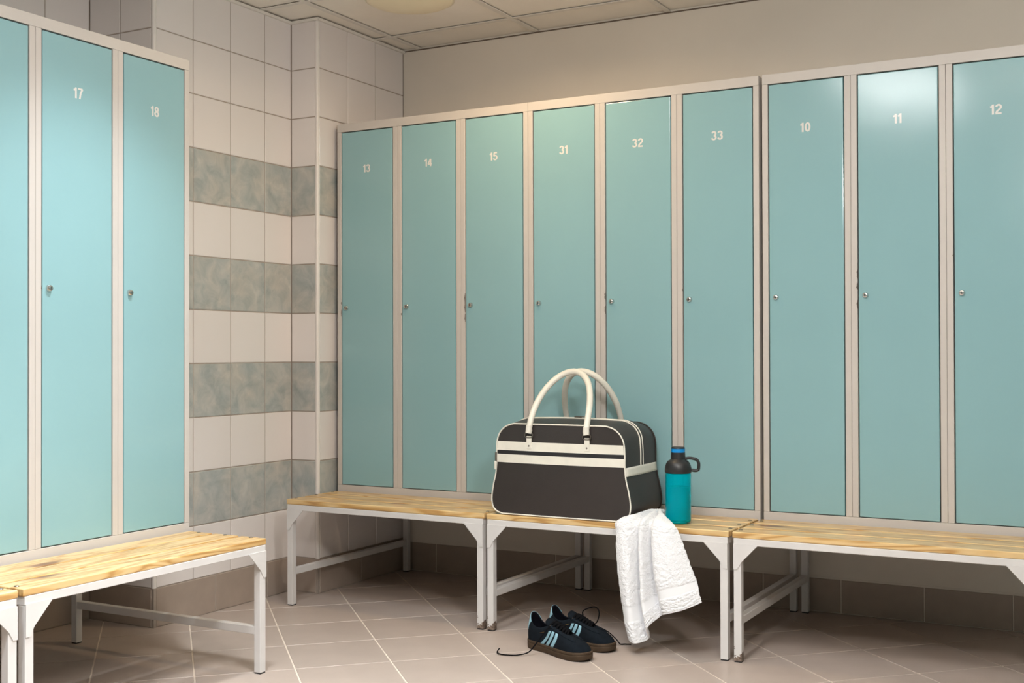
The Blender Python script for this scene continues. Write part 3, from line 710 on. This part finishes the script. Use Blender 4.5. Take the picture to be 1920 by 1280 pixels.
# ------------------------------------------------------------------ towel
def towel():
    cols = 9
    # control points, one list per row from the bunched end on the bench to the hem; x, y, z
    R_ = []
    R_.append([(1.484, -.155, .424), (1.488, -.160, .437), (1.496, -.165, .443), (1.503, -.165, .435), (1.508, -.168, .446), (1.514, -.168, .438), (1.520, -.172, .445), (1.526, -.175, .437), (1.530, -.178, .424)])
    R_.append([(1.474, -.215, .424), (1.478, -.222, .444), (1.488, -.225, .450), (1.500, -.222, .430), (1.510, -.228, .453), (1.518, -.225, .436), (1.525, -.235, .455), (1.532, -.240, .446), (1.537, -.242, .424)])
    R_.append([(1.466, -.292, .424), (1.468, -.298, .441), (1.480, -.303, .446), (1.498, -.285, .424), (1.516, -.305, .447), (1.532, -.285, .427), (1.550, -.308, .449), (1.574, -.312, .441), (1.592, -.304, .424)])
    R_.append([(1.419, -.354, .420), (1.434, -.367, .431), (1.464, -.371, .433), (1.494, -.345, .420), (1.518, -.375, .433), (1.538, -.347, .421), (1.562, -.376, .434), (1.596, -.374, .428), (1.626, -.358, .420)])
    R_.append([(1.420, -.358, .385), (1.434, -.382, .386), (1.468, -.388, .386), (1.497, -.351, .386), (1.516, -.392, .388), (1.541, -.351, .388), (1.562, -.394, .390), (1.606, -.390, .392), (1.642, -.360, .396)])
    R_.append([(1.427, -.358, .275), (1.440, -.388, .275), (1.478, -.400, .275), (1.505, -.350, .275), (1.524, -.405, .278), (1.550, -.349, .280), (1.574, -.406, .288), (1.628, -.400, .302), (1.672, -.362, .320)])
    R_.append([(1.442, -.358, .165), (1.454, -.390, .162), (1.486, -.406, .160), (1.514, -.352, .165), (1.531, -.412, .178), (1.560, -.350, .200), (1.588, -.411, .222), (1.648, -.402, .240), (1.698, -.362, .256)])
    R_.append([(1.456, -.360, .098), (1.466, -.392, .092), (1.496, -.408, .088), (1.526, -.358, .100), (1.541, -.414, .130), (1.569, -.354, .160), (1.600, -.412, .180), (1.660, -.403, .198), (1.709, -.364, .218)])
    R_.append([(1.468, -.362, .052), (1.479, -.392, .043), (1.508, -.408, .040), (1.535, -.364, .050), (1.549, -.412, .096), (1.577, -.358, .128), (1.610, -.411, .145), (1.668, -.402, .163), (1.718, -.366, .186)])
    KS, KT = 10, 16
    # resample across, then down
    A = [crom(r, KS) for r in R_]; ns = len(A[0]); B = [crom([A[i][j] for i in range(len(R_))], KT) for j in range(ns)]; ntt = len(B[0])
    org = Vector((1.53, -.34, .40))
    V = []; UV = []
    for i in range(ntt):
        for j in range(ns):
            V.append(B[j][i] - org); UV.append((j / (ns - 1), i / (ntt - 1)))
    rnd = random.Random(3); Fc = []
    for i in range(ntt):
        t = i / (ntt - 1); flat = (.757 < t < .843) or t > .972
        for j in range(ns):
            if not flat: V[i * ns + j] += Vector((rnd.uniform(-1, 1), rnd.uniform(-1.3, 1.3), rnd.uniform(-1, 1))) * .0019
            else: V[i * ns + j] += Vector((0, .002 if t < .9 else .001, 0))
    for i in range(ntt - 1):
        for j in range(ns - 1): Fc.append((i * ns + j, i * ns + j + 1, (i + 1) * ns + j + 1, (i + 1) * ns + j))
    o = mesh('towel', V, [f[::-1] for f in Fc], M['towel'], None, smooth=True); o.location = org
    uvl = o.data.uv_layers.new(name='UVMap')
    for lp_ in o.data.loops: uvl.data[lp_.index].uv = UV[lp_.vertex_index]
    sm = o.modifiers.new('thickness', 'SOLIDIFY'); sm.thickness = .005; sm.offset = 0
    ss = o.modifiers.new('smooth', 'SUBSURF'); ss.levels = 1; ss.render_levels = 1
    o['label'] = 'white terry towel hanging over the bench edge beside the holdall'; o['category'] = 'towel'
towel()

# ------------------------------------------------------------------ trainers
SL = .292
# sole outline halfwidths, one side: (x along the foot from heel, y)
OUTL = [(0, 0), (.0025, .012), (.010, .023), (.024, .0305), (.050, .0335), (.085, .0335), (.12, .0350), (.155, .0405), (.19, .0450), (.215, .0455), (.24, .0435), (.262, .0385), (.2785, .0290), (.2885, .0160), (SL, 0)]
OC = crom([Vector((x, y, 0)) for x, y in OUTL], 6)            # 85 points heel -> toe
NP = len(OC)
# the collar and throat edge of the upper, heel -> throat front, as functions of the same parameter
TOPE = [(.014, 0, .121), (.0165, .010, .119), (.023, .0185, .108), (.034, .0240, .091), (.052, .0265, .081), (.078, .0265, .0800), (.102, .0240, .088), (.120, .0195, .096), (.140, .0165, .093), (.160, .0140, .086), (.178, .0118, .080), (.193, .0090, .0755), (.201, .0055, .0735), (.2035, .0025, .0725), (.204, 0, .0722)]
TE = crom([Vector(p) for p in TOPE], 6)
SOLE_H = lambda x: .0315 - .004 * min(1, x / SL)
def upper_pt(f, t, side, off=0.0):
    # f: 0 heel .. 1 toe along outline; t: 0 sole .. 1 top edge; side +-1
    q = f * (NP - 1); i = min(int(q), NP - 2); r = q - i
    b_ = OC[i].lerp(OC[i + 1], r); e_ = TE[i].lerp(TE[i + 1], r)
    cx = Vector((.15, 0, 0)); inn = (cx - Vector((b_.x, b_.y, 0)));
    B_ = Vector((b_.x + (.0035 if b_.x < .02 else (-.004 if b_.x > .26 else 0)), max(0, b_.y - .0015), SOLE_H(b_.x) - .003))
    k = max(0, min(1, (b_.x - .15) / .10)); k = k * k * (3 - 2 * k)
    side_c = Vector((B_.x - (.004 if b_.x < .05 else 0), B_.y + .002, B_.z + (e_.z - B_.z) * .55))
    toe_c = Vector((B_.x + .001, B_.y * 1.0, B_.z + .034 - .004 * k))
    C_ = side_c.lerp(toe_c, k)
    p = B_ * (1 - t) ** 2 + C_ * (2 * t * (1 - t)) + e_ * t * t
    # flatten the vamp a little
    p = Vector((p.x, side * p.y, p.z))
    return p
def upper_n(f, t, side):
    e = .004; a = upper_pt(min(1, f + e), t, side) - upper_pt(max(0, f - e), t, side); b_ = upper_pt(f, min(1, t + e), side) - upper_pt(f, max(0, t - e), side)
    n = a.cross(b_); n = n if n.dot(upper_pt(f, t, side) - Vector((.14, 0, .03))) > 0 else -n
    return n.normalized() if n.length > 0 else Vector((0, 0, 1))
def patch(nm, corners, side, mat, parent, off=.0011, nu=10, nv=8):
    # a quad patch on the upper between four (f,t) corners
    (a, b_, c, d) = corners; V, F = [], []
    for i in range(nu + 1):
        u = i / nu
        for j in range(nv + 1):
            v = j / nv
            f = (a[0] * (1 - u) + b_[0] * u) * (1 - v) + (d[0] * (1 - u) + c[0] * u) * v; t = (a[1] * (1 - u) + b_[1] * u) * (1 - v) + (d[1] * (1 - u) + c[1] * u) * v
            V.append(upper_pt(f, t, side) + upper_n(f, t, side) * off)
    for i in range(nu):
        for j in range(nv): F.append((i * (nv + 1) + j, (i + 1) * (nv + 1) + j, (i + 1) * (nv + 1) + j + 1, i * (nv + 1) + j + 1))
    bm = bmesh.new(); vv = [bm.verts.new(v) for v in V]; [bm.faces.new([vv[i] for i in f]) for f in F]
    o = from_bm(nm, bm, mat, parent, smooth=True)
    sm = o.modifiers.new('thickness', 'SOLIDIFY'); sm.thickness = .0014; sm.offset = 0
    return o
def shoe(label, loc, rotz, loose):
    t = thing('trainer', label, 'shoe', loc, rotz, 'pair of navy trainers'); t.scale = (.96, .96, .96)
    full = [Vector((p.x, p.y, 0)) for p in OC] + [Vector((p.x, -p.y, 0)) for p in OC[-2:0:-1]]; n = len(full)
    cen = Vector((.15, 0, 0))
    # gum sole with a lip and a stitched groove
    V, F = [], []
    lev = [(-.005, .0), (-.0012, .0015), (.0, .006), (.0012, .5), (.0010, .62), (-.0006, .66), (.0014, .70), (.0012, .95), (-.0012, 1.0)]
    for off, q in lev:
        for p in full:
            d = (p - cen); d.normalize(); H = SOLE_H(p.x); z = q * H if q > .01 else q * .4
            spring = .007 * max(0, (p.x - .215) / .077) ** 2
            V.append(Vector((p.x, p.y, 0)) + d * off + Vector((0, 0, max(0, z) + spring * (1 if q < .9 else .7))))
    for i in range(len(lev) - 1):
        for k in range(n): F.append((i * n + k, i * n + (k + 1) % n, (i + 1) * n + (k + 1) % n, (i + 1) * n + k))
    F.append(tuple(range(n))[::-1]); F.append(tuple(range((len(lev) - 1) * n, len(lev) * n)))
    mesh('sole', V, F, M['gum'], t, smooth=True, angle=50)
    # upper
    NTU = 12; V, F = [], []; nf = NP * 2 - 2
    seq = [(i / (NP - 1), -1) for i in range(NP)] + [(i / (NP - 1), 1) for i in range(NP - 2, 0, -1)]
    for j in range(NTU + 1):
        for f, s_ in seq: V.append(upper_pt(f, j / NTU, s_))
    m_ = len(seq)
    for j in range(NTU):
        for k in range(m_): F.append((j * m_ + k, j * m_ + (k + 1) % m_, (j + 1) * m_ + (k + 1) % m_, (j + 1) * m_ + k))
    bm = bmesh.new(); vv = [bm.verts.new(v) for v in V]
    for f in F: bm.faces.new([vv[i] for i in f])
    bmesh.ops.remove_doubles(bm, verts=bm.verts, dist=.0003)
    up = from_bm('upper', bm, None, t, smooth=True, mats=[M['suede'], M['lining']])
    sm = up.modifiers.new('thickness', 'SOLIDIFY'); sm.thickness = .0035; sm.offset = -1; sm.material_offset = 1; sm.material_offset_rim = 0
    # insole
    V = [(p.x * .97 + .004, p.y * .9, SOLE_H(p.x) + .002) for p in full]; mesh('insole', V, [tuple(range(n))], M['lining'], t)
    # toe cap overlay (T-shaped suede) and stripes
    for s_ in (-1, 1):
        for q in range(3):
            f0 = .360 + .056 * q; w = .034
            f1 = .475 + .046 * q
            patch('stripe', [(f0, .03), (f0 + w, .03), (f1 + .030, .74), (f1, .74)], s_, M['stripe'], t)
        patch('heel_tab', [(.0, .52), (.16, .44), (.20, 1.0), (.0, 1.0)], s_, M['stripe'], t, off=.0014)
        patch('heel_counter', [(.0, .02), (.25, .02), (.16, .42), (.0, .50)], s_, M['suede_toe'], t, off=.0006)
        patch('eyestay', [(.47, .88), (.86, .62), (.93, .93), (.47, .99)], s_, M['suede_toe'], t, off=.0012)
    patch('foil_mark', [(.36, .66), (.43, .72), (.43, .74), (.36, .68)], -1, M['gold'], t, off=.001)
    # tongue
    path = crom([Vector((.207, 0, .066)), Vector((.178, 0, .077)), Vector((.150, 0, .088)), Vector((.124, 0, .098)), Vector((.107, 0, .106)), Vector((.100, 0, .112))], 5)
    V, F = [], []; k9 = 9
    for i, p in enumerate(path):
        q = i / (len(path) - 1); w = .010 + .014 * min(1, q * 1.5) - (.004 * max(0, (q - .9) / .1))
        for k in range(k9):
            a = 2 * k / (k9 - 1) - 1; V.append(Vector((p.x - .004 * (1 - a * a) * q, a * w, p.z - .010 * a * a)))
    for i in range(len(path) - 1):
        for k in range(k9 - 1): F.append((i * k9 + k, i * k9 + k + 1, (i + 1) * k9 + k + 1, (i + 1) * k9 + k))
    tg = mesh('tongue', V, F, M['suede'], t, smooth=True); sm = tg.modifiers.new('thickness', 'SOLIDIFY'); sm.thickness = .005; sm.offset = 0
    # laces
    ey = []
    for k in range(7):
        f = .505 + .047 * k; ey.append((upper_pt(f, .955, -1) + Vector((0, 0, .0012)), upper_pt(f, .955, 1) + Vector((0, 0, .0012))))
    for k in range(7):
        for s_ in (0, 1):
            er = tube('eyelet', [ey[k][s_] + Vector((.0026 * math.cos(a), .0022 * math.sin(a), .0006)) for a in [2 * math.pi * q / 10 for q in range(10)]], .0007, M['eyelet'] if k == 0 else M['lace'], t, 5, True)
    for k in range(7):
        a, b_ = ey[k]; mid = (a + b_) / 2 + Vector((0, 0, .0115))
        tube('lace', crom([a, a.lerp(mid, .55) + Vector((0, 0, .0025)), mid, b_.lerp(mid, .55) + Vector((0, 0, .0025)), b_], 4), .0034, M['lace'], t, 7, flat=.7)
        if k < 6:
            for (a, b_) in ((ey[k][0], ey[k + 1][1]), (ey[k][1], ey[k + 1][0])):
                mid = (a + b_) / 2 + Vector((0, 0, .0135))
                tube('lace', crom([a, a.lerp(mid, .5) + Vector((0, 0, .002)), mid, b_.lerp(mid, .5) + Vector((0, 0, .002)), b_], 4), .0033, M['lace'], t, 7, flat=.7)
    R_ = Matrix.Rotation(-rotz, 3, 'Z')
    for nm, pts in loose:
        P_ = [R_ @ (Vector(p) - Vector(loc)) / .96 if len(p) == 3 else ey[p[0]][p[1]] for p in pts]
        tube(nm, crom(P_, 6), .0025, M['lace'], t, 7, flat=.75)
    return t
near = shoe('navy trainer with three pale blue stripes, the nearer of the pair', (1.144, -.449, .0005), math.radians(-20.5),
     [('loose_lace', [(0, 0), (1.245, -.545, .075), (1.222, -.560, .040), (1.200, -.570, .012), (1.172, -.592, .0042), (1.140, -.606, .0036), (1.108, -.604, .0036), (1.092, -.586, .0045), (1.092, -.572, .012)])])
far = shoe('navy trainer standing behind its mate, lace loop standing up', (1.158, -.326, .0005), math.radians(-16),
     [('lace_loop', [(1, 1), (1.290, -.345, .112), (1.330, -.340, .128), (1.352, -.352, .115), (1.350, -.365, .085), (1.335, -.375, .072)]),
      ('loose_lace', [(5, 1), (1.375, -.340, .052), (1.400, -.318, .022), (1.405, -.300, .0042), (1.420, -.292, .0036), (1.440, -.286, .0036)])])
#@@END
